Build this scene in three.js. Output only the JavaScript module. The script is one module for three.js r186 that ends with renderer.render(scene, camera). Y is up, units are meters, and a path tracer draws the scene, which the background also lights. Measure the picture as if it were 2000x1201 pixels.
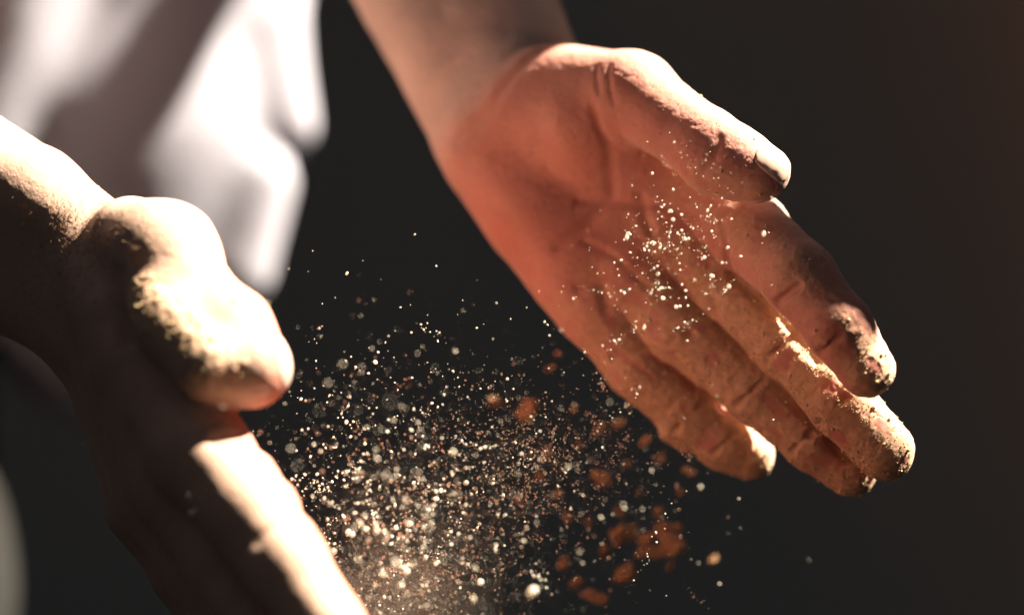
import * as THREE from 'three';
import { mergeGeometries } from 'three/addons/utils/BufferGeometryUtils.js';

// ---------------------------------------------------------------- camera, sky, sun, exposure
const W = 2000, H = 1201, K = 0.155, D = 800, EYE = 1180;          // photo size, mm per pixel in the plane of focus, its distance and height in mm
const scene = new THREE.Scene();
const camera = new THREE.PerspectiveCamera(2 * Math.atan((H * K) / 2 / D) * 180 / Math.PI, 1024 / 614, 0.05, 60);
camera.position.set(0, EYE / 1000, D / 1000);
camera.lookAt(0, EYE / 1000, 0);
camera.focus = 0.8;
camera.userData.fStop = 3.0;
scene.add(camera);

const SUN = new THREE.Vector3(0.62, 0.77, -0.09).normalize();
const sun = new THREE.DirectionalLight(new THREE.Color().setRGB(1.0, 0.86, 0.67), 5);
sun.position.copy(SUN).multiplyScalar(6).add(new THREE.Vector3(0, 1.2, 0));
sun.target.position.set(0, 1.2, 0);
sun.castShadow = true;
sun.shadow.mapSize.set(4096, 4096);
Object.assign(sun.shadow.camera, { left: -1.2, right: 1.2, top: 1.2, bottom: -1.2, near: 0.5, far: 12 });
scene.add(sun, sun.target);

{ // a dim sky, a little brighter overhead, dark below the horizon
  const w = 64, h = 32, data = new Float32Array(w * h * 4);
  for (let y = 0; y < h; y++) for (let x = 0; x < w; x++) {
    const up = Math.sin(((y + 0.5) / h - 0.5) * Math.PI), a = THREE.MathUtils.smoothstep(up, -0.25, 0.9);
    const i = (y * w + x) * 4;
    data[i] = 0.0023 + 0.0092 * a; data[i + 1] = 0.0022 + 0.0084 * a; data[i + 2] = 0.0021 + 0.0090 * a; data[i + 3] = 1;
  }
  const sky = new THREE.DataTexture(data, w, h, THREE.RGBAFormat, THREE.FloatType);
  sky.mapping = THREE.EquirectangularReflectionMapping; sky.magFilter = sky.minFilter = THREE.LinearFilter; sky.needsUpdate = true;
  scene.background = sky; scene.environment = sky;
}
const renderer = new THREE.WebGLRenderer({ antialias: true });
renderer.setSize(1024, 614);
renderer.toneMapping = THREE.LinearToneMapping;
renderer.toneMappingExposure = 6.4;
renderer.shadowMap.enabled = true;
renderer.shadowMap.type = THREE.PCFSoftShadowMap;

// ---------------------------------------------------------------- helpers
let seed = 20241;
const rnd = () => { seed = (seed + 0x6d2b79f5) | 0; let t = Math.imul(seed ^ (seed >>> 15), 1 | seed); t = (t + Math.imul(t ^ (t >>> 7), 61 | t)) ^ t; return ((t ^ (t >>> 14)) >>> 0) / 4294967296; };
const gauss = () => Math.sqrt(-2 * Math.log(rnd() + 1e-9)) * Math.cos(6.28318530718 * rnd());
const clamp = (x, a = 0, b = 1) => (x < a ? a : x > b ? b : x), mix = (a, b, t) => a + (b - a) * t;
const smooth = (a, b, x) => { const t = clamp((x - a) / (b - a)); return t * t * (3 - 2 * t); };
const mix3 = (a, b, t) => [mix(a[0], b[0], t), mix(a[1], b[1], t), mix(a[2], b[2], t)];
const hash = (x, y, z) => { let h = Math.imul(x, 374761393) ^ Math.imul(y, 668265263) ^ Math.imul(z, 1274126177); h = Math.imul(h ^ (h >>> 13), 1274126177); return ((h ^ (h >>> 16)) >>> 0) / 4294967296; };
function noise(x, y, z) {                                            // value noise, 0 to 1
  const ix = Math.floor(x), iy = Math.floor(y), iz = Math.floor(z); let fx = x - ix, fy = y - iy, fz = z - iz;
  fx = fx * fx * (3 - 2 * fx); fy = fy * fy * (3 - 2 * fy); fz = fz * fz * (3 - 2 * fz);
  return mix(mix(mix(hash(ix, iy, iz), hash(ix + 1, iy, iz), fx), mix(hash(ix, iy + 1, iz), hash(ix + 1, iy + 1, iz), fx), fy),
    mix(mix(hash(ix, iy, iz + 1), hash(ix + 1, iy, iz + 1), fx), mix(hash(ix, iy + 1, iz + 1), hash(ix + 1, iy + 1, iz + 1), fx), fy), fz);
}
const fbm = (x, y, z, n = 3) => { let s = 0, a = 0.5, t = 0; for (let i = 0; i < n; i++) { s += a * noise(x, y, z); t += a; a *= 0.5; x = x * 2.03 + 11.3; y = y * 2.03 + 5.7; z = z * 2.03 + 3.1; } return s / t; };
// a pixel of the photograph and a depth (mm towards the camera from the plane of focus) to a point in mm
const at = (px, py, dz) => { const s = (K * (D - dz)) / D; return [(px - 1000) * s, EYE - (py - 600.5) * s, dz]; };
const A = ([px, py, dz, r]) => [...at(px, py, dz), r];

// tapered capsules, smooth unions
function cone(a, b) {
  const [ax, ay, az, ar] = a, bx = b[0] - ax, by = b[1] - ay, bz = b[2] - az, br = b[3] - ar, l = 1 / (bx * bx + by * by + bz * bz + 1e-9);
  return (x, y, z) => {
    const px = x - ax, py = y - ay, pz = z - az; let t = (px * bx + py * by + pz * bz) * l; t = t < 0 ? 0 : t > 1 ? 1 : t;
    const dx = px - t * bx, dy = py - t * by, dz = pz - t * bz; return Math.sqrt(dx * dx + dy * dy + dz * dz) - ar - t * br;
  };
}
const smin = (a, b, k) => { const h = k - Math.abs(a - b); return h > 0 ? Math.min(a, b) - (h * h) / (4 * k) : a < b ? a : b; };
function union(list, k) { return (x, y, z) => { let d = list[0](x, y, z); for (let i = 1; i < list.length; i++) d = smin(d, list[i](x, y, z), k); return d; }; }
function chain(points, k) { const p = points.map(A), l = []; for (let i = 1; i < p.length; i++) l.push(cone(p[i - 1], p[i])); return union(l, k); }
function groove(points, depth, width) {                               // a crease: lifts the distance along a line
  const p = points.map((q) => [...q, 0]), l = []; for (let i = 1; i < p.length; i++) l.push(cone(p[i - 1], p[i]));
  const u = (x, y, z) => { let d = 1e9; for (const f of l) d = Math.min(d, f(x, y, z)); return d; }, w = 1 / (width * width);
  return (x, y, z) => { const d = u(x, y, z); return d > 3 * width ? 0 : depth * Math.exp(-d * d * w); };
}
function cast(sdf, px, py, from = 250) {                              // the surface met at a pixel, to set creases and flour on it
  const a = at(px, py, from), b = at(px, py, -500), l = Math.hypot(b[0] - a[0], b[1] - a[1], b[2] - a[2]), d = [0, 1, 2].map((i) => (b[i] - a[i]) / l);
  let t = 0;
  for (let i = 0; i < 200 && t < l; i++) { const s = sdf(a[0] + d[0] * t, a[1] + d[1] * t, a[2] + d[2] * t); if (s < 0.05) return [a[0] + d[0] * t, a[1] + d[1] * t, a[2] + d[2] * t]; t += Math.max(s * 0.8, 0.05); }
  return null;
}
const gradient = (f, x, y, z, e = 0.4) => { const n = [f(x + e, y, z) - f(x - e, y, z), f(x, y + e, z) - f(x, y - e, z), f(x, y, z + e) - f(x, y, z - e)], l = Math.hypot(...n) || 1; return [n[0] / l, n[1] / l, n[2] / l]; };

// surface nets over a box, skipping blocks far from the surface; box-mapped uv in metres
function skin(sdf, lo, hi, h, color, uvScale = 1) {
  const n = [0, 1, 2].map((i) => Math.ceil((hi[i] - lo[i]) / h / 8) * 8 + 1), [nx, ny, nz] = n, g = new Float32Array(nx * ny * nz), B = 8;
  const id = (i, j, k) => (k * ny + j) * nx + i, live = [];
  for (let k = 0; k < nz - 1; k += B) for (let j = 0; j < ny - 1; j += B) for (let i = 0; i < nx - 1; i += B) {
    const d = sdf(lo[0] + (i + B / 2) * h, lo[1] + (j + B / 2) * h, lo[2] + (k + B / 2) * h);
    if (Math.abs(d) > B * h * 0.87 * 1.25 + 3) { continue; }
    live.push([i, j, k]);
  }
  const done = new Uint8Array(nx * ny * nz);
  for (const [i0, j0, k0] of live) for (let k = k0; k <= k0 + B; k++) for (let j = j0; j <= j0 + B; j++) for (let i = i0; i <= i0 + B; i++) {
    const q = id(i, j, k); if (done[q]) continue; done[q] = 1; g[q] = sdf(lo[0] + i * h, lo[1] + j * h, lo[2] + k * h);
  }
  const cell = new Int32Array(nx * ny * nz).fill(-1), pos = [], quads = [];
  const E = [[0, 1], [2, 3], [4, 5], [6, 7], [0, 2], [1, 3], [4, 6], [5, 7], [0, 4], [1, 5], [2, 6], [3, 7]], c = new Float32Array(8);
  for (const [i0, j0, k0] of live) for (let k = k0; k < k0 + B; k++) for (let j = j0; j < j0 + B; j++) for (let i = i0; i < i0 + B; i++) {
    let m = 0; for (let q = 0; q < 8; q++) { c[q] = g[id(i + (q & 1), j + ((q >> 1) & 1), k + (q >> 2))]; if (c[q] < 0) m |= 1 << q; }
    if (m === 0 || m === 255) continue;
    let x = 0, y = 0, z = 0, s = 0;
    for (const [a, b] of E) if ((c[a] < 0) !== (c[b] < 0)) { const t = c[a] / (c[a] - c[b]); x += mix(a & 1, b & 1, t); y += mix((a >> 1) & 1, (b >> 1) & 1, t); z += mix(a >> 2, b >> 2, t); s++; }
    cell[id(i, j, k)] = pos.length / 3; pos.push(lo[0] + (i + x / s) * h, lo[1] + (j + y / s) * h, lo[2] + (k + z / s) * h);
  }
  for (const [i0, j0, k0] of live) for (let k = k0; k < k0 + B; k++) for (let j = j0; j < j0 + B; j++) for (let i = i0; i < i0 + B; i++) {
    const a = g[id(i, j, k)] < 0;
    const q = (u, v, w, x, flip) => { if (u < 0 || v < 0 || w < 0 || x < 0) return; flip ? quads.push(u, v, w, x) : quads.push(u, x, w, v); };
    if (j && k && a !== (g[id(i + 1, j, k)] < 0)) q(cell[id(i, j, k)], cell[id(i, j - 1, k)], cell[id(i, j - 1, k - 1)], cell[id(i, j, k - 1)], a);
    if (i && k && a !== (g[id(i, j + 1, k)] < 0)) q(cell[id(i, j, k)], cell[id(i, j, k - 1)], cell[id(i - 1, j, k - 1)], cell[id(i - 1, j, k)], a);
    if (i && j && a !== (g[id(i, j, k + 1)] < 0)) q(cell[id(i, j, k)], cell[id(i - 1, j, k)], cell[id(i - 1, j - 1, k)], cell[id(i, j - 1, k)], a);
  }
  const nv = pos.length / 3, nor = new Float32Array(nv * 3), col = new Float32Array(nv * 3);
  for (let v = 0; v < nv; v++) { const p = pos.slice(v * 3, v * 3 + 3), m = gradient(sdf, p[0], p[1], p[2], h * 0.6); nor.set(m, v * 3); if (color) col.set(color(p, m), v * 3); else col.fill(1, v * 3, v * 3 + 3); }
  const P = [], N = [], C = [], U = [], I = [], seen = new Map();
  const put = (v, ax) => {
    const key = v * 3 + ax; if (seen.has(key)) return seen.get(key);
    const x = pos[v * 3], y = pos[v * 3 + 1], z = pos[v * 3 + 2], s = uvScale / 1000, out = P.length / 3;
    P.push(x / 1000, y / 1000, z / 1000); N.push(nor[v * 3], nor[v * 3 + 1], nor[v * 3 + 2]); C.push(col[v * 3], col[v * 3 + 1], col[v * 3 + 2]);
    ax === 0 ? U.push(y * s, z * s) : ax === 1 ? U.push(x * s, z * s) : U.push(x * s, y * s); seen.set(key, out); return out;
  };
  for (let f = 0; f < quads.length; f += 4) {
    const v = quads.slice(f, f + 4), m = [0, 1, 2].map((q) => Math.abs(nor[v[0] * 3 + q] + nor[v[2] * 3 + q])), ax = m[0] > m[1] && m[0] > m[2] ? 0 : m[1] > m[2] ? 1 : 2, w = v.map((q) => put(q, ax));
    I.push(w[0], w[1], w[2], w[0], w[2], w[3]);
  }
  const geo = new THREE.BufferGeometry();
  geo.setAttribute('position', new THREE.Float32BufferAttribute(P, 3)); geo.setAttribute('normal', new THREE.Float32BufferAttribute(N, 3));
  geo.setAttribute('color', new THREE.Float32BufferAttribute(C, 3)); geo.setAttribute('uv', new THREE.Float32BufferAttribute(U, 2)); geo.setIndex(I);
  return geo;
}
const boxOf = (pts, pad) => { const p = pts.map(A); return [[0, 1, 2].map((i) => Math.min(...p.map((q) => q[i] - q[3])) - pad), [0, 1, 2].map((i) => Math.max(...p.map((q) => q[i] + q[3])) + pad)]; };
function grainTexture(size, f, srgb, lo, hi, n = 4) {                 // tiling noise, grey
  const d = new Uint8Array(size * size * 4), wrap = (x, y, p, o) => { const ix = Math.floor(x), iy = Math.floor(y); let fx = x - ix, fy = y - iy; fx = fx * fx * (3 - 2 * fx); fy = fy * fy * (3 - 2 * fy); const q = (a, b) => hash(((a % p) + p) % p, ((b % p) + p) % p, o); return mix(mix(q(ix, iy), q(ix + 1, iy), fx), mix(q(ix, iy + 1), q(ix + 1, iy + 1), fx), fy); };
  for (let y = 0; y < size; y++) for (let x = 0; x < size; x++) {
    let s = 0, a = 0.5, t = 0, p = f; for (let o = 0; o < n; o++) { s += a * wrap((x / size) * p, (y / size) * p, p, o); t += a; a *= 0.62; p *= 2; }
    const v = 255 * mix(lo, hi, s / t), i = (y * size + x) * 4; d[i] = d[i + 1] = d[i + 2] = v; d[i + 3] = 255;
  }
  const tex = new THREE.DataTexture(d, size, size); tex.wrapS = tex.wrapT = THREE.RepeatWrapping; tex.magFilter = THREE.LinearFilter; tex.minFilter = THREE.LinearMipmapLinearFilter; tex.needsUpdate = true;
  if (srgb) tex.colorSpace = THREE.SRGBColorSpace; return tex;
}
function tag(o, label, category, group, kind) { if (label) o.userData.label = label; if (category) o.userData.category = category; if (group) o.userData.group = group; if (kind) o.userData.kind = kind; o.traverse((m) => { if (m.isMesh) m.castShadow = m.receiveShadow = true; }); return o; }

// ---------------------------------------------------------------- background
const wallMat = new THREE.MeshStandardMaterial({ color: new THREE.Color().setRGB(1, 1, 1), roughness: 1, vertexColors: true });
{
  const g = new THREE.PlaneGeometry(9, 5, 90, 50), p = g.attributes.position, c = [];
  for (let i = 0; i < p.count; i++) {
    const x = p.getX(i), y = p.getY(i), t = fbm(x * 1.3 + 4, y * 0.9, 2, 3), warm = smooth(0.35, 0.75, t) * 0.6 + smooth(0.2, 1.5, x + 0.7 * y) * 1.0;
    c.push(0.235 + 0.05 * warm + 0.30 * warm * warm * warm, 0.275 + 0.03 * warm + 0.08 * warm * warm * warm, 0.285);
  }
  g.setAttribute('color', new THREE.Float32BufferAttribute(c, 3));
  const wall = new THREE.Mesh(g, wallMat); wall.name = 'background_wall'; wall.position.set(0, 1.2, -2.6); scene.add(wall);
  tag(wall, 'dark brown wall far behind the hands, out of focus', null, null, 'structure');
}

// ---------------------------------------------------------------- the hand on the right (palm to the camera)
const R = {
  index: [[1385, 385, -43, 13.5], [1462, 452, -28, 12.2], [1562, 542, -3, 10.8], [1640, 640, 8, 9.8], [1694, 722, 11, 8.2]],
  middle: [[1315, 455, -46, 13.5], [1405, 550, -37, 11], [1540, 672, -22, 10.4], [1645, 788, -12, 9.8], [1729, 880, -8, 9]],
  ring: [[1240, 530, -47, 12.8], [1325, 640, -39, 10.6], [1480, 765, -30, 9.9], [1595, 862, -25, 9.2], [1662, 918, -23, 8.0]],
  little: [[1165, 600, -50, 12], [1250, 712, -47, 10.6], [1350, 806, -46, 9.6], [1420, 862, -45, 9], [1466, 890, -44, 7.6]],
  thumb: [[1080, 170, -60, 14.5], [1235, 186, -36, 13.2], [1385, 288, -12, 10.8], [1440, 315, -6, 9.6], [1496, 334, -2, 7.6]],
};
const rightArm = [[[800, 0, -112, 17], [925, 235, -84, 16]], [[975, -10, -108, 18.5], [1040, 140, -86, 17]], [[898, 0, -111, 20], [985, 180, -84, 17]]];
const palmR = union([
  chain([[1040, 205, -76, 16], R.index[0]], 1), chain([[1010, 230, -77, 17], R.middle[0]], 1), chain([[985, 265, -77, 16.5], R.ring[0]], 1), chain([[968, 300, -76, 16], R.little[0]], 1),
  chain([[965, 300, -70, 15.5], [1045, 410, -62, 16], [1125, 525, -54, 14]], 2),
  chain([[1050, 215, -62, 17], [1150, 235, -48, 16.5], [1215, 215, -40, 13]], 2),
  chain([[1180, 300, -52, 10], [1370, 375, -46, 11]], 2),
  ...rightArm.map((a) => chain([[a[0][0] * 3 - 2 * a[1][0], a[0][1] * 3 - 2 * a[1][1], -150, a[0][3] * 1.3], ...a], 2)),
], 9);
const fingersOf = { index: chain(R.index, 3) };
const fingersR = union([fingersOf.index, chain(R.middle, 3), chain(R.ring, 3), chain(R.little, 3), chain([[1316, 838, -45, 4.6], [1345, 862, -45, 4]], 1)], 0.4);
const thumbR = union([chain(R.thumb, 5), chain([[1395, 325, -8, 9], [1475, 348, -2, 7.4]], 1)], 4);
const handR0 = (x, y, z) => { const f = smin(palmR(x, y, z), fingersR(x, y, z), 5); return smin(f, thumbR(x, y, z), 3.5); };
const onR = (pts) => pts.map(([x, y]) => cast(handR0, x, y)).filter(Boolean);
const creasesR = [
  groove(onR([[1160, 215], [1190, 290], [1195, 380], [1150, 440], [1090, 480]]), 1.6, 1.8),       // round the ball of the thumb
  groove(onR([[1130, 390], [1210, 395], [1290, 400], [1360, 420]]), 1.1, 1.4),
  groove(onR([[1140, 470], [1200, 500], [1265, 560]]), 0.8, 1.1), groove(onR([[1250, 385], [1262, 430], [1272, 452]]), 2.0, 1.6), groove(onR([[1175, 560], [1185, 600]]), 1.8, 1.8),
  groove(onR([[1130, 560], [1230, 530], [1320, 500], [1400, 470]]), 1.2, 1.6),
  groove(onR([[1055, 95], [1005, 140], [960, 205], [890, 278]]), 1.8, 2.6),                       // wrist
  groove(onR([[1412, 440], [1420, 480], [1432, 540]]), 1.5, 1.5), groove(onR([[1345, 560], [1385, 570], [1400, 600]]), 1.2, 1.4),
  groove(onR([[1275, 640], [1320, 630], [1350, 650]]), 1.2, 1.4), groove(onR([[1200, 700], [1235, 690], [1265, 680]]), 1.2, 1.4),
  groove(onR([[1520, 590], [1560, 560]]), 1.65, 1.3), groove(onR([[1600, 690], [1640, 660]]), 1.35, 1.2),
  groove(onR([[1500, 700], [1550, 660]]), 1.50, 1.3), groove(onR([[1600, 830], [1650, 780]]), 1.35, 1.2),
  groove(onR([[1440, 790], [1490, 745]]), 1.50, 1.3), groove(onR([[1550, 880], [1590, 840]]), 1.35, 1.2),
  groove(onR([[1320, 840], [1375, 785]]), 1.65, 1.3), groove(onR([[1395, 885], [1435, 845]]), 1.35, 1.2),
  groove(onR([[1440, 548], [1500, 600], [1558, 658], [1597, 708]]), 1.6, 1.6), groove(onR([[1400, 640], [1490, 713], [1567, 805], [1659, 896]]), 1.8, 1.6), groove(onR([[1280, 684], [1370, 754], [1410, 795]]), 1.8, 1.6),
  groove(onR([[1365, 345], [1395, 310], [1405, 270]]), 0.6, 1.6), groove(onR([[1165, 130], [1170, 180]]), 0.7, 1.2), groove(onR([[1190, 130], [1198, 200]]), 0.6, 1.2),
];
const axisR = (() => { const a = at(985, 230, -77), b = at(1390, 560, -38), d = [b[0] - a[0], b[1] - a[1], b[2] - a[2]], l = Math.hypot(...d); return { o: a, d: d.map((v) => v / l) }; })();
const alongR = (x, y, z) => (x - axisR.o[0]) * axisR.d[0] + (y - axisR.o[1]) * axisR.d[1] + (z - axisR.o[2]) * axisR.d[2];
const palmFacing = (() => { const n = [-0.3, 0.1, 0.95], l = Math.hypot(...n); return n.map((v) => v / l); })();
function flourR(x, y, z, n) {                                         // 0 bare skin, 1 thick flour
  const t = alongR(x, y, z), face = n ? n[0] * palmFacing[0] + n[1] * palmFacing[1] + n[2] * palmFacing[2] : 1;
  const reach = smooth(45, 105, t + 16 * (fbm(x * 0.06, y * 0.06, z * 0.06, 2) - 0.5)), thick = fbm(x * 0.16, y * 0.16, z * 0.16, 3);
  const onIndex = Math.min(9, fingersOf.index(x, y, z)) < 1.5 ? 1 : 0, tip = smooth(152, 172, t);
  const bare = onIndex * (1 - tip) * 0.75, w = t * 0.05 + 7, streak = fbm((x - t * 0.78) * 0.35, (y + t * 0.62) * 0.35, w, 3);
  const onThumb = thumbR(x, y, z) < 1.2 ? 0.4 : 1;
  if (onThumb < 1 && (!n || n[0] * 0.5 + n[1] * 0.85 > -0.35)) return 0;
  return onThumb * reach * smooth(0.465, 0.57, 0.55 * thick + 0.45 * streak + 0.10 * reach) * smooth(-0.15 + bare, 0.45 + bare, face + 0.5 * (thick - 0.5) + 0.25 * smooth(150, 185, t));
}
const handR = (x, y, z) => {
  let d = handR0(x, y, z); if (d > 3.5 || d < -3.5) return d;
  for (const c of creasesR) d += c(x, y, z);
  const f = flourR(x, y, z);
  d -= f * (0.75 * fbm(x * 0.55, y * 0.55, z * 0.55, 3) + 0.14 * noise(x * 1.6, y * 1.6, z * 1.6)) - 0.15 * f;
  const wr = Math.abs(noise(x * 0.22 + 3, y * 0.22, z * 0.22) - 0.5);
  return d - 0.5 * (fbm(x * 0.12, y * 0.12, z * 0.12, 2) - 0.5) + 0.14 * (noise(x * 0.9, y * 0.9, z * 0.9) - 0.5) + 0.12 * (wr < 0.06 ? 1 - wr / 0.06 : 0);
};
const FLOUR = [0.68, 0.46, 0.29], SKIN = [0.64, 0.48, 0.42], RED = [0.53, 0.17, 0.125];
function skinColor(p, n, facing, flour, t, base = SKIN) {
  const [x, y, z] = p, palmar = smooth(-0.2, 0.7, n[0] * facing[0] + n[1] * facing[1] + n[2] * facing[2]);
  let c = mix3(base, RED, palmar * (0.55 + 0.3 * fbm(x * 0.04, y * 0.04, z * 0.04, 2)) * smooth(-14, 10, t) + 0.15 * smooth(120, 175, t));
  if (base === SKIN) c = mix3([0.68, 0.53, 0.48], c, smooth(-45, 5, t));
  const v = 0.80 + 0.26 * fbm(x * 0.11, y * 0.11, z * 0.11, 3) + 0.14 * noise(x * 1.1, y * 1.1, z * 1.1), pale = 0.5 * smooth(0.5, 0.75, fbm(x * 0.14 + 9, y * 0.14, z * 0.14, 3)); c = mix3(c.map((q) => q * v), [0.60, 0.30, 0.22], pale * palmar * smooth(0, 30, t));
  return mix3(c, FLOUR.map((q) => q * (0.75 + 0.4 * noise(x * 0.8, y * 0.8, z * 0.8))), 0.76 * flour);
}

// ---------------------------------------------------------------- the hand on the left (thumb side to the camera)
const L = {
  index: [[390, 885, 44, 13.5], [480, 1000, 57, 12.6], [560, 1110, 67, 11.6], [640, 1230, 76, 10.6], [700, 1330, 82, 8.6]],
  middle: [[350, 935, 29, 13.5], [440, 1090, 42, 12], [520, 1230, 52, 11], [600, 1350, 60, 10], [660, 1440, 65, 8.5]],
  ring: [[315, 965, 12, 13], [400, 1120, 20, 11.2], [480, 1260, 27, 10.2], [550, 1370, 32, 9.4], [600, 1450, 36, 8]],
  little: [[290, 985, -6, 12], [360, 1120, -4, 10], [420, 1220, -2, 9], [470, 1300, 0, 8.3], [500, 1360, 1, 7]],
  thumb: [[255, 480, 8, 15], [318, 505, 18, 16.8], [385, 592, 32, 11.8], [446, 650, 39, 12.6], [487, 718, 46, 12]],
};
const leftArm = [[[-120, 300, -22, 19], [60, 395, -8, 17], [180, 475, -2, 14.5]], [[-120, 470, -32, 20], [20, 540, -16, 17], [150, 630, -8, 14]], [[-120, 380, -30, 24], [160, 550, -6, 15]]];
const palmL = union([
  chain([[205, 540, 4, 14], L.index[0]], 1), chain([[190, 590, -2, 15], L.middle[0]], 1), chain([[185, 640, -10, 14], L.ring[0]], 1), chain([[190, 670, -18, 13], L.little[0]], 1),
  chain([[250, 620, -4, 14], [330, 800, 12, 13]], 1),
  ...leftArm.map((a) => chain(a, 4)),
], 8);
const fingersL = union([chain(L.index, 3), chain(L.middle, 3), chain(L.ring, 3), chain(L.little, 3), ...[[512, 925], [552, 985], [592, 1052], [606, 1082]].map(([x, y], i) => chain([[x - 8, y - 4, 52 + 4 * i, 5], [x, y + 6, 52 + 4 * i, 4.6]], 1))], 3);
const thumbL = union([chain(L.thumb, 5), chain([[300, 560, 14, 13], [400, 760, 24, 11]], 2), chain([[285, 560, 26, 10], [335, 636, 42, 9.8], [405, 712, 50, 10.6]], 4)], 5);
const tendonL = union([chain([[172, 530, 10, 7], [200, 606, 19, 7.5], [230, 700, 23, 7]], 3), chain([[178, 540, 15, 4], [202, 606, 25, 4], [226, 680, 29, 3.5]], 3)], 5);
const handL0 = (x, y, z) => smin(smin(smin(palmL(x, y, z), fingersL(x, y, z), 7), thumbL(x, y, z), 4), tendonL(x, y, z), 7);
const onL = (pts) => pts.map(([x, y]) => cast(handL0, x, y)).filter(Boolean);
const creasesL = [
  groove(onL([[225, 540], [235, 600], [250, 660]]), 2.2, 3), groove(onL([[190, 400], [150, 470], [110, 540]]), 1.0, 4),
  groove(onL([[415, 620], [450, 590]]), 0.8, 1.8), groove(onL([[500, 1060], [560, 1020]]), 1.2, 2), groove(onL([[560, 1000], [530, 960]]), 1.2, 2), groove(onL([[600, 1060], [640, 1080]]), 1.2, 2), groove(onL([[420, 860], [470, 850]]), 1.3, 2),
];
const lumpL = onL([[275, 575], [310, 605], [345, 640], [375, 670], [405, 700], [430, 730]]);
function flourL(x, y, z) {
  let f = 0; for (const q of lumpL) f = Math.max(f, 1 - ((x - q[0]) ** 2 + (y - q[1]) ** 2 + (z - q[2]) ** 2) / 90);
  return smooth(0.1, 0.7, f + 0.8 * (fbm(x * 0.3, y * 0.3, z * 0.3, 2) - 0.5));
}
const handL = (x, y, z) => {
  let d = handL0(x, y, z); if (d > 3.5 || d < -3.5) return d;
  for (const c of creasesL) d += c(x, y, z);
  const f = flourL(x, y, z);
  d -= f * 1.1 * fbm(x * 0.4, y * 0.4, z * 0.4, 2) - 0.3 * f;
  return d - 0.7 * (fbm(x * 0.08, y * 0.08, z * 0.08, 2) - 0.5) + 0.06 * (noise(x * 0.9, y * 0.9, z * 0.9) - 0.5);
};

// ---------------------------------------------------------------- person: body (arms, hands, trunk in one mesh), shirt, trousers, nails
const person = new THREE.Group(); person.name = 'person'; person.userData.label = 'person in a white shirt clapping flour off both bare hands';
person.userData.category = 'person'; scene.add(person);
const BASE = [at(-150, 0, -400)[0] / 1000, 0, -0.4]; person.position.set(...BASE);
const rebase = (g) => g.translate(-BASE[0], -BASE[1], -BASE[2]);
const noiseBump = grainTexture(512, 16, false, 0, 1, 5);
const bump = (repeat) => { const t = noiseBump.clone(); t.repeat.set(repeat, repeat); t.needsUpdate = true; return t; };
const skinMat = new THREE.MeshPhysicalMaterial({ vertexColors: true, roughness: 0.62, ior: 1.4, specularIntensity: 0.7, bumpMap: bump(45), bumpScale: 0.00018 });
const part = (name, g, m, parent = person) => { const o = new THREE.Mesh(g, m); o.name = name; o.castShadow = o.receiveShadow = true; parent.add(o); return o; };

const ptsR = [...Object.values(R).flat(), [700, -60, -130, 22], [1110, -60, -120, 10], [880, 320, -70, 4]];
const ptsL = [...Object.values(L).flat(), [-40, 250, -20, 12], [-40, 680, -20, 12]];
const [loR, hiR] = boxOf(ptsR, 3), [loL, hiL] = boxOf(ptsL, 3);
loL[0] = at(-45, 0, 0)[0]; hiR[1] = at(0, -45, -110)[1];
const geoR = skin(handR, loR, hiR, 0.8, (p, n) => skinColor(p, n, palmFacing, flourR(...p, n), alongR(...p)));
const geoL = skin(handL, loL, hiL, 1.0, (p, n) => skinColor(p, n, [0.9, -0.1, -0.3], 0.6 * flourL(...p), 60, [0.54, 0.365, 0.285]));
// trunk and upper arms, mostly under the shirt or above the frame
const TR = { ls: [330, -1450, -460, 55], rs: [-760, -1450, -460, 55], le: [690, -600, -140, 38], re: [-960, -130, -160, 38] };
const trunk = union([
  cone(A([898, -30, -116, 28]), A(TR.le)), cone(A(TR.le), A(TR.ls)), cone(A([-20, 430, -22, 29]), A(TR.re)), cone(A(TR.re), A(TR.rs)),
  cone(A([-20, -1350, -480, 75]), A([-140, 300, -480, 70])), cone(A([-420, -1350, -480, 75]), A([-330, 150, -480, 70])), cone(A(TR.ls), A(TR.rs)),
], 20);
const [loT, hiT] = boxOf([TR.ls, TR.rs, TR.le, TR.re, [-140, 350, -480, 85], [898, -30, -122, 30], [-20, 430, -22, 30]], 12);
const geoT = skin(trunk, loT, hiT, 5, () => SKIN);
part('body', rebase(mergeGeometries([geoR, geoL, geoT])), skinMat);

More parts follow.
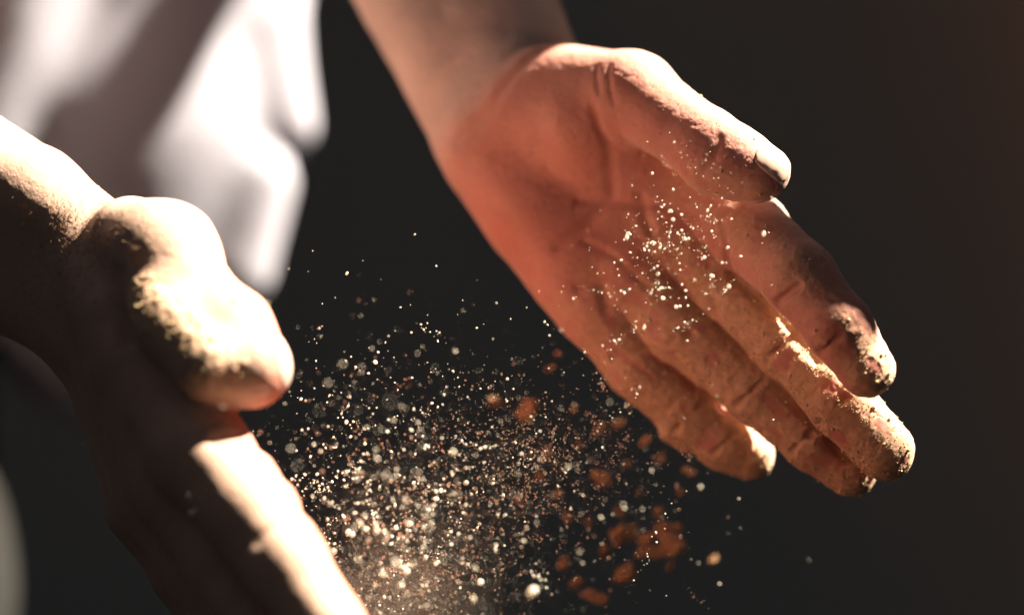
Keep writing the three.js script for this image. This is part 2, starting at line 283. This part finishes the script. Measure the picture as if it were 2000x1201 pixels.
const back = ([x, y, z, r]) => [x, y, z - 60, r * 1.06], B = (q) => A(back(q));                       // the trunk stands 6 cm further back than first laid out
{ // shirt
  const main = union([
    cone(B([320, -420, -374, 78]), B([205, 250, -370, 79])), cone(B([205, 250, -370, 79]), B([160, 480, -370, 77])),
    cone(B([-20, -420, -395, 95]), B([-180, 170, -400, 95])), cone(B([-420, -1300, -420, 105]), B([-460, 200, -420, 110])),
    cone(B([160, -1350, -400, 90]), B([320, -420, -374, 78])), cone(B([250, -1420, -405, 78]), B([500, -960, -230, 62])), cone(B([-680, -1420, -405, 78]), B([-860, -700, -270, 62])), cone(B([250, -1420, -405, 78]), B([-680, -1420, -405, 78])),
  ], 14);
  const folds = union([cone(B([70, -250, -286, 30]), B([-90, 330, -290, 28])), cone(B([515, 60, -345, 16]), B([558, 245, -345, 13])), cone(B([518, 360, -335, 13]), B([462, 530, -330, 15]))], 4);
  const cut = groove([at(560, 200, -362), at(535, 300, -362), at(480, 400, -358), at(440, 520, -358)], 6.5, 9);
  const scoop = union([cone(A([-205, 850, -300, 66]), A([-160, 1060, -300, 66])), cone(A([-240, 850, -400, 80]), A([-180, 1060, -400, 80])), cone(A([-240, 850, -500, 86]), A([-180, 1060, -500, 86]))], 10);
  const f = (x, y, z) => Math.max(smin(main(x, y, z), folds(x, y, z), 18), -scoop(x, y, z)) + cut(x, y, z) - 5 * (fbm(x * 0.016 + 0.01 * y, y * 0.006, z * 0.016, 2) - 0.5);
  const [lo, hi] = boxOf([[370, -420, -390, 130], [150, 480, -385, 110], [-680, -1420, -405, 100], [-860, -700, -270, 80], [500, -960, -230, 80], [-460, 420, -420, 125]].map(back), 6);
  const cloth = new THREE.MeshPhysicalMaterial({ color: new THREE.Color().setRGB(0.41, 0.415, 0.50), roughness: 0.95, specularIntensity: 0.2, bumpMap: bump(30), bumpScale: 0.0004 });
  part('shirt', rebase(skin(f, lo, hi, 5)), cloth);
}
{ // trousers
  const f0 = union([cone(B([-400, 700, -400, 84]), B([-385, 1150, -270, 78])), cone(B([-450, 480, -425, 100]), B([-560, 1200, -420, 90])), cone(B([-385, 1150, -270, 78]), B([-450, 2600, -310, 66])), cone(B([-560, 1200, -420, 90]), B([-760, 2600, -420, 66]))], 20);
  const f = (x, y, z) => f0(x, y, z) - 8 * (fbm(x * 0.012 + y * 0.008, y * 0.008, z * 0.014, 2) - 0.5);
  const [lo, hi] = boxOf([[60, 480, -420, 100], [-560, 1200, -420, 110], [-760, 2600, -420, 80], [-330, 2600, -310, 80], [-340, 1150, -250, 90]].map(back), 5);
  part('trousers', rebase(skin(f, lo, hi, 6)), new THREE.MeshStandardMaterial({ color: new THREE.Color().setRGB(0.0035, 0.0035, 0.0033), roughness: 1, bumpMap: bump(30), bumpScale: 0.0004 }));
}
function nail(sdf, centre, normal, forward, w, l, lift = 0.35) {      // a thin curved plate laid on a fingertip
  const n = new THREE.Vector3(...normal).normalize(), f = new THREE.Vector3(...forward); f.addScaledVector(n, -f.dot(n)).normalize(); const s = new THREE.Vector3().crossVectors(n, f), NU = 16, NV = 16, P = [], I = [];
  for (const side of [0, 1]) for (let i = 0; i <= NU; i++) for (let j = 0; j <= NV; j++) {
    let u = i / NU * 2 - 1, v = j / NV * 2 - 1; const x = u * Math.sqrt(1 - 0.38 * v * v), y = v * Math.sqrt(1 - 0.42 * u * u);
    const q = new THREE.Vector3(...centre).addScaledVector(s, x * w / 2).addScaledVector(f, y * l / 2).addScaledVector(n, 14); let t = 0;
    for (let k = 0; k < 80; k++) { const d = sdf(q.x - n.x * t, q.y - n.y * t, q.z - n.z * t); if (d < 0.02 || t > 26) break; t += d * 0.8; }
    const edge = Math.max(Math.abs(u), Math.abs(v)), h = side ? -0.5 : lift * (1 - 0.7 * edge ** 6);
    q.addScaledVector(n, -t + h); P.push(q.x / 1000, q.y / 1000, q.z / 1000);
  }
  const M = (NU + 1) * (NV + 1), idx = (s_, i, j) => s_ * M + i * (NV + 1) + j;
  for (let i = 0; i < NU; i++) for (let j = 0; j < NV; j++) { const a = idx(0, i, j), b = idx(0, i + 1, j), c = idx(0, i + 1, j + 1), d = idx(0, i, j + 1); I.push(a, b, c, a, c, d, a + M, c + M, b + M, a + M, d + M, c + M); }
  for (let i = 0; i < NU; i++) for (const j of [0, NV]) { const a = idx(0, i, j), b = idx(0, i + 1, j); j ? I.push(a, b, b + M, a, b + M, a + M) : I.push(b, a, a + M, b, a + M, b + M); }
  for (let j = 0; j < NV; j++) for (const i of [0, NU]) { const a = idx(0, i, j), b = idx(0, i, j + 1); i ? I.push(b, a, a + M, b, a + M, b + M) : I.push(a, b, b + M, a, b + M, a + M); }
  const g = new THREE.BufferGeometry(); g.setAttribute('position', new THREE.Float32BufferAttribute(P, 3)); g.setIndex(I); g.computeVertexNormals(); return rebase(g);
}
const nailMat = new THREE.MeshPhysicalMaterial({ color: new THREE.Color().setRGB(0.72, 0.48, 0.40), roughness: 0.32, clearcoat: 0.25, clearcoatRoughness: 0.3 });
{
  const a = R.thumb[3], b = R.thumb[4], p = at(a[0], a[1], a[2]), q = at(b[0] + 20, b[1] + 4, b[2]), f = [q[0] - p[0], q[1] - p[1], q[2] - p[2]];
  part('thumbnail', nail(handR, at(1491, 336, -2), [0.44, 0.42, 0.79], f, 10.5, 13, 0.4), nailMat);
  const c = at(...L.thumb[3]), d = at(...L.thumb[4]);
  part('thumbnail', nail(handL, at(512, 728, 47), [0.85, 0.4, -0.1], [d[0] - c[0], d[1] - c[1], d[2] - c[2]], 13, 14), nailMat);
}

// ---------------------------------------------------------------- flour
const grainGeo = new THREE.IcosahedronGeometry(1, 1);
const flourMat = new THREE.MeshPhysicalMaterial({ color: new THREE.Color().setRGB(0.9, 0.87, 0.78), roughness: 1, transmission: 0.45, thickness: 0, specularIntensity: 0.3 });
function grains(name, list, mat, parent, off = [0, 0, 0]) {
  const m = new THREE.InstancedMesh(grainGeo, mat, list.length), d = new THREE.Object3D();
  list.forEach(([x, y, z, r], i) => { d.position.set(x / 1000 - off[0], y / 1000 - off[1], z / 1000 - off[2]); d.rotation.set(rnd() * 6.28, rnd() * 6.28, rnd() * 6.28); d.scale.set(r * (0.7 + 1.1 * rnd() * rnd()), r * (0.6 + 0.6 * rnd()), r * (0.55 + 0.6 * rnd())).multiplyScalar(0.001); d.updateMatrix(); m.setMatrixAt(i, d.matrix); });
  m.name = name; m.userData.kind = 'stuff'; m.castShadow = m.receiveShadow = true; parent.add(m); return m;
}
{ // grains stuck to the hands
  const list = [], stick = (geo, want, f) => {
    const p = geo.attributes.position, n = geo.attributes.normal, q = [0, 0, 0];
    for (let i = 0; i < want; i++) {
      const v = Math.floor(rnd() * p.count); q[0] = p.getX(v) * 1000 + BASE[0] * 1000; q[1] = p.getY(v) * 1000; q[2] = p.getZ(v) * 1000 + BASE[2] * 1000;
      const m = [n.getX(v), n.getY(v), n.getZ(v)], w = f(q, m); if (rnd() > w) continue;
      const r = 0.12 + 0.3 * rnd() * rnd() * rnd() + (rnd() < 0.02 ? 0.35 : 0); list.push([q[0] + m[0] * r * 0.4 + 0.5 * (rnd() - 0.5), q[1] + m[1] * r * 0.4 + 0.5 * (rnd() - 0.5), q[2] + m[2] * r * 0.4, r]);
    }
  };
  const shift = (g) => g; // geometries were moved by rebase() after merging copies of them, so read the originals
  const read = (g, off) => { const c = g.clone(); c.translate(-off[0], -off[1], -off[2]); return c; };
  stick(read(geoR, BASE), 60000, (q, n) => { const f = flourR(...q, n); return f * f * 0.9 + 0.02 * smooth(10, 60, alongR(...q)); });
  stick(read(geoL, BASE), 30000, (q) => 0.7 * flourL(...q));
  grains('flour_coating', list, new THREE.MeshStandardMaterial({ color: new THREE.Color().setRGB(0.74, 0.58, 0.36), roughness: 1 }), person, BASE);
}
{ // fine hairs on the wrist of the hand on the left
  const list = [];
  for (let i = 0; i < 700; i++) {
    const px = 165 + gauss() * 50, py = 470 + gauss() * 60, p = cast(handL, px, py); if (!p) continue;
    const n = gradient(handL, ...p), v = new THREE.Vector3(...p), N = new THREE.Vector3(...n), along = new THREE.Vector3(0.4 + 0.5 * gauss(), -0.5 + 0.5 * gauss(), 0.2 * gauss()), l = 1.0 + 1.6 * rnd();
    const q = [0, 0.4, 0.75, 1].map((t) => v.clone().addScaledVector(N, -0.2 + l * 0.55 * t * (1.2 - 0.6 * t)).addScaledVector(along, l * 0.7 * t * t).multiplyScalar(0.001));
    list.push(rebase(new THREE.TubeGeometry(new THREE.CatmullRomCurve3(q), 5, 0.00005, 3)));
  }
  const hair = part('arm_hair', mergeGeometries(list), new THREE.MeshStandardMaterial({ color: new THREE.Color().setRGB(0.32, 0.2, 0.12), roughness: 0.5 })); hair.userData.kind = 'stuff';
}
tag(person);
{ // flour in the air
  const list = [], free = (p) => handR0(...p) > 1.5 && handL0(...p) > 1.5;
  const puff = (n, cx, cy, sx, sy, dz, sd, r0, r1) => { for (let i = 0; i < n; i++) { const p = at(cx + gauss() * sx, cy + gauss() * sy, dz + gauss() * sd), u = rnd(), r = r0 + (r1 - r0) * u * u * u; if (free(p)) list.push([...p, r]); } };
  puff(700, 800, 1120, 130, 110, -5, 30, 0.13, 0.42); puff(600, 840, 970, 130, 95, 0, 28, 0.12, 0.45); puff(420, 860, 900, 220, 140, -8, 40, 0.11, 0.4);
  puff(100, 780, 1080, 100, 80, 5, 32, 0.45, 1.05); puff(70, 800, 980, 110, 70, 5, 32, 0.4, 0.95); puff(40, 700, 910, 110, 110, 20, 35, 0.35, 0.8);
  puff(170, 690, 790, 105, 75, 5, 36, 0.12, 0.42); puff(480, 1010, 890, 60, 75, 2, 8, 0.13, 0.36); puff(320, 1180, 850, 110, 90, -12, 22, 0.1, 0.32); puff(160, 1150, 1010, 130, 110, -10, 25, 0.12, 0.4);
  puff(90, 1310, 490, 75, 80, 13, 5, 0.12, 0.72); puff(80, 1250, 560, 85, 60, 13, 5, 0.1, 0.5); puff(60, 1400, 320, 60, 40, 16, 5, 0.1, 0.28); puff(40, 800, 640, 150, 70, 0, 30, 0.1, 0.32);
  puff(60, 1160, 930, 110, 100, -50, 12, 0.3, 0.7); puff(26000, 775, 1195, 95, 75, -10, 35, 0.045, 0.1); puff(7000, 800, 1120, 120, 100, -10, 40, 0.05, 0.12); puff(4000, 840, 980, 170, 110, -10, 40, 0.05, 0.12);
  const clump = (n, cx, cy, sx, sy, dz, sd) => { for (let i = 0; i < n; i++) { const x = cx + gauss() * sx, y = cy + gauss() * sy, z = dz + gauss() * sd, w = 5 + 22 * rnd(), t = rnd() * 3, m = 4 + rnd() * 22; for (let j = 0; j < m; j++) { const a = gauss() * w, b = gauss() * w * 0.3, p = at(x + a * Math.cos(t) - b * Math.sin(t), y + a * Math.sin(t) + b * Math.cos(t), z + gauss() * 2), u = rnd(); if (free(p)) list.push([...p, 0.09 + 0.34 * u * u * u]); } } };
  clump(120, 800, 1080, 120, 110, 0, 18); clump(70, 900, 940, 160, 90, 0, 14); clump(35, 1020, 900, 50, 60, 2, 5); clump(22, 1300, 500, 75, 75, 13, 4); clump(25, 1180, 860, 90, 70, -10, 15);
  for (const [x, y, dz, r] of [[610, 490, 0, .25], [677, 534, 0, .4], [520, 593, 70, .5], [567, 877, 75, .7], [669, 711, 75, .55], [1040, 1155, 60, 1.5], [1327, 995, -12, .95], [1330, 1048, -14, 1.0], [1190, 1090, -20, 1.1], [1270, 625, 4, .75], [735, 1037, 45, .8], [720, 1055, 45, .7]]) list.push([...at(x, y, dz), r]);
  const dust = grains('flour_dust', list, flourMat, scene);
  tag(dust, 'cloud of pale flour grains flying between the two hands', 'flour', null, 'stuff');
}
{ // flour crumbs, hand shade and warm bounce light put into their brown colour
  const mat = new THREE.MeshPhysicalMaterial({ color: new THREE.Color().setRGB(0.58, 0.36, 0.22), roughness: 1, specularIntensity: 0.05 });
  const crumb = (k) => { const g = new THREE.IcosahedronGeometry(1, 12), p = g.attributes.position; for (let i = 0; i < p.count; i++) { const x = p.getX(i), y = p.getY(i), z = p.getZ(i), u = 0.66 * x + 0.58 * y - 0.47 * z, v = -0.71 * x + 0.68 * y - 0.16 * z, w = 0.23 * x + 0.44 * y + 0.87 * z, s = 0.1 + 1.8 * fbm(u * 1.25 + k * 9.3, v * 1.25 + 4.4, w * 1.25, 2) + 0.9 * (fbm(v * 3.1 + 7, w * 3.1, u * 3.1 + k, 4) - 0.5); p.setXYZ(i, x * s, y * s, z * s); } g.computeVertexNormals(); return g; };
  const shapes = [0, 1, 2, 3, 4].map(crumb);
  [[1030, 800, -74, 5, 4.8, 'largest round flour crumb, tinted brown for shade, high in the flour cloud'], [1222, 1040, -74, 4.6, 3.4, 'larger flour crumb, tinted brown for shade, at lower right, leftmost of a loose cluster'], [1306, 1066, -74, 4.8, 4.2, 'chunky flour crumb, tinted brown for shade, at lower right, rightmost of a loose cluster'], [1222, 1120, -74, 4.4, 3.2, 'oval flour crumb, tinted brown for shade, below the loose cluster at lower right'], [1310, 1106, -74, 1.6, 2.6, 'thin upright flour crumb, tinted brown for shade, at lower right'], [1392, 1093, -74, 2.4, 1.7, 'small flour crumb, tinted brown for shade, farthest right of all'],
    [1170, 840, -74, 2.6, 2.2], [1207, 828, -74, 2.8, 1.6], [1260, 862, -74, 3, 1.6], [1180, 935, -74, 3, 3.2], [1165, 925, -74, 2.2, 2], [1160, 1165, -74, 4, 2.2], [1125, 1140, -74, 2.6, 1.8], [1070, 885, -74, 2.2, 2], [1055, 930, -74, 2, 1.8], [1200, 1040, -74, 2, 2.2], [1345, 920, -74, 2.2, 1.4], [965, 785, -74, 3, 1.8], [1100, 1100, -74, 2.4, 2], [1150, 1020, -74, 1.6, 1.8], [1250, 960, -74, 1.6, 1.4], [1075, 720, -74, 1.6, 1.3], [1010, 975, -74, 1.8, 1.6], [1130, 870, -74, 1.4, 1.8], [1090, 690, -74, 1.2, 1.2], [1225, 905, -74, 2.2, 1.4], [1290, 895, -74, 1.5, 1.8], [1285, 1000, -74, 1.6, 2], [1110, 1010, -74, 2, 2.2], [1090, 965, -74, 1.8, 1.5], [1210, 1000, -74, 2.6, 1.3], [1180, 1075, -74, 1.8, 2.4], [1120, 800, -74, 1.3, 1.6], [1230, 790, -74, 1.6, 1.2], [1330, 960, -74, 1.2, 1.4], [1262, 1052, -74, 3.6, 3], [1275, 1078, -74, 2.8, 2.4], [1290, 1035, -74, 2.6, 3.2], [1252, 1080, -74, 2, 1.6], [1322, 1030, -74, 2.2, 2], [1205, 1058, -74, 2.2, 1.5]]
    .forEach(([x, y, dz, a, b, label], i) => {
      const o = new THREE.Mesh(shapes[i % 5], mat); o.name = i ? 'shade_tinted_crumb_' + String(i).padStart(3, '0') : 'shade_tinted_crumb'; const p = at(x, y, dz); o.position.set(p[0] / 1000, p[1] / 1000, p[2] / 1000); o.scale.set(0.82 * a / 1000, 0.82 * b / 1000, 0.4 * Math.min(a, b) / 1000); o.rotation.set(rnd() * 0.8, rnd() * 0.8, rnd() * 1.2 - 0.6); scene.add(o);
      tag(o, label || 'small blurred flour crumb, tinted brown for shade, flying among the flour grains', 'crumb', 'shade tinted crumbs in the flour cloud');
    });
}
{ // unseen leafy branch, out of view, placed to shade forefinger, forearm, shirt band and crumbs
  const e1 = new THREE.Vector3(SUN.y, -SUN.x, 0).normalize(), e2 = new THREE.Vector3().crossVectors(SUN, e1).normalize(); if (e2.z < 0) e2.negate();
  const eye = (q) => new THREE.Vector3(...q), branch = new THREE.Group(); branch.name = 'unseen_shade_branch'; scene.add(branch);
  const shadeLeafMat = new THREE.MeshStandardMaterial({ color: new THREE.Color().setRGB(0.05, 0.09, 0.03), roughness: 0.6, side: THREE.DoubleSide }), barkMat = new THREE.MeshStandardMaterial({ color: new THREE.Color().setRGB(0.12, 0.085, 0.06), roughness: 1 });
  const shadeLeafShape = (l, w) => { const sh = new THREE.Shape(); sh.moveTo(-l, 0); sh.bezierCurveTo(-l * 0.5, w * 1.25, l * 0.4, w * 1.3, l, 0); sh.bezierCurveTo(l * 0.4, -w * 1.3, -l * 0.5, -w * 1.25, -l, 0); const g = new THREE.ExtrudeGeometry(sh, { depth: 0.0005, bevelEnabled: false, curveSegments: 20 }); return g; };
  const root = eye(at(1600, 500, 0)).addScaledVector(SUN, 520).multiplyScalar(0.001); branch.position.copy(root);
  for (const [px, py, dz, l, w, turn] of [[1597, 492, -2, 34, 14.5, 0.55], [1000, 20, -95, 78, 50, 0], [215, 150, -365, 100, 17, 0.75], [1165, 925, -78, 50, 21, 0.05]]) {
    const shade_leaf = new THREE.Mesh(shadeLeafShape(l / 1000, w / 1000), shadeLeafMat); shade_leaf.name = 'shade_leaf';
    const c = eye(at(px, py, dz)).addScaledVector(SUN, 420).multiplyScalar(0.001), m = new THREE.Matrix4().makeBasis(e1, e2, new THREE.Vector3().crossVectors(e1, e2));
    shade_leaf.quaternion.setFromRotationMatrix(m); shade_leaf.rotateZ(turn); shade_leaf.position.copy(c).sub(root); branch.add(shade_leaf);
    const unseen_stalk = new THREE.Mesh(new THREE.TubeGeometry(new THREE.CatmullRomCurve3([shade_leaf.position.clone().addScaledVector(e1, 0.8 * l / 1000), shade_leaf.position.clone().addScaledVector(e1, (l + 14) / 1000).addScaledVector(SUN, 0.03), shade_leaf.position.clone().addScaledVector(e1, (l + 60) / 1000).addScaledVector(SUN, 0.12)]), 12, 0.0012, 6), barkMat); unseen_stalk.name = 'unseen_stalk'; branch.add(unseen_stalk);
  }
  tag(branch, 'unseen leafy branch above the hands, outside the frame, placed to shade the forefinger, forearm, shirt and crumbs', 'branch');
}
renderer.render(scene, camera);
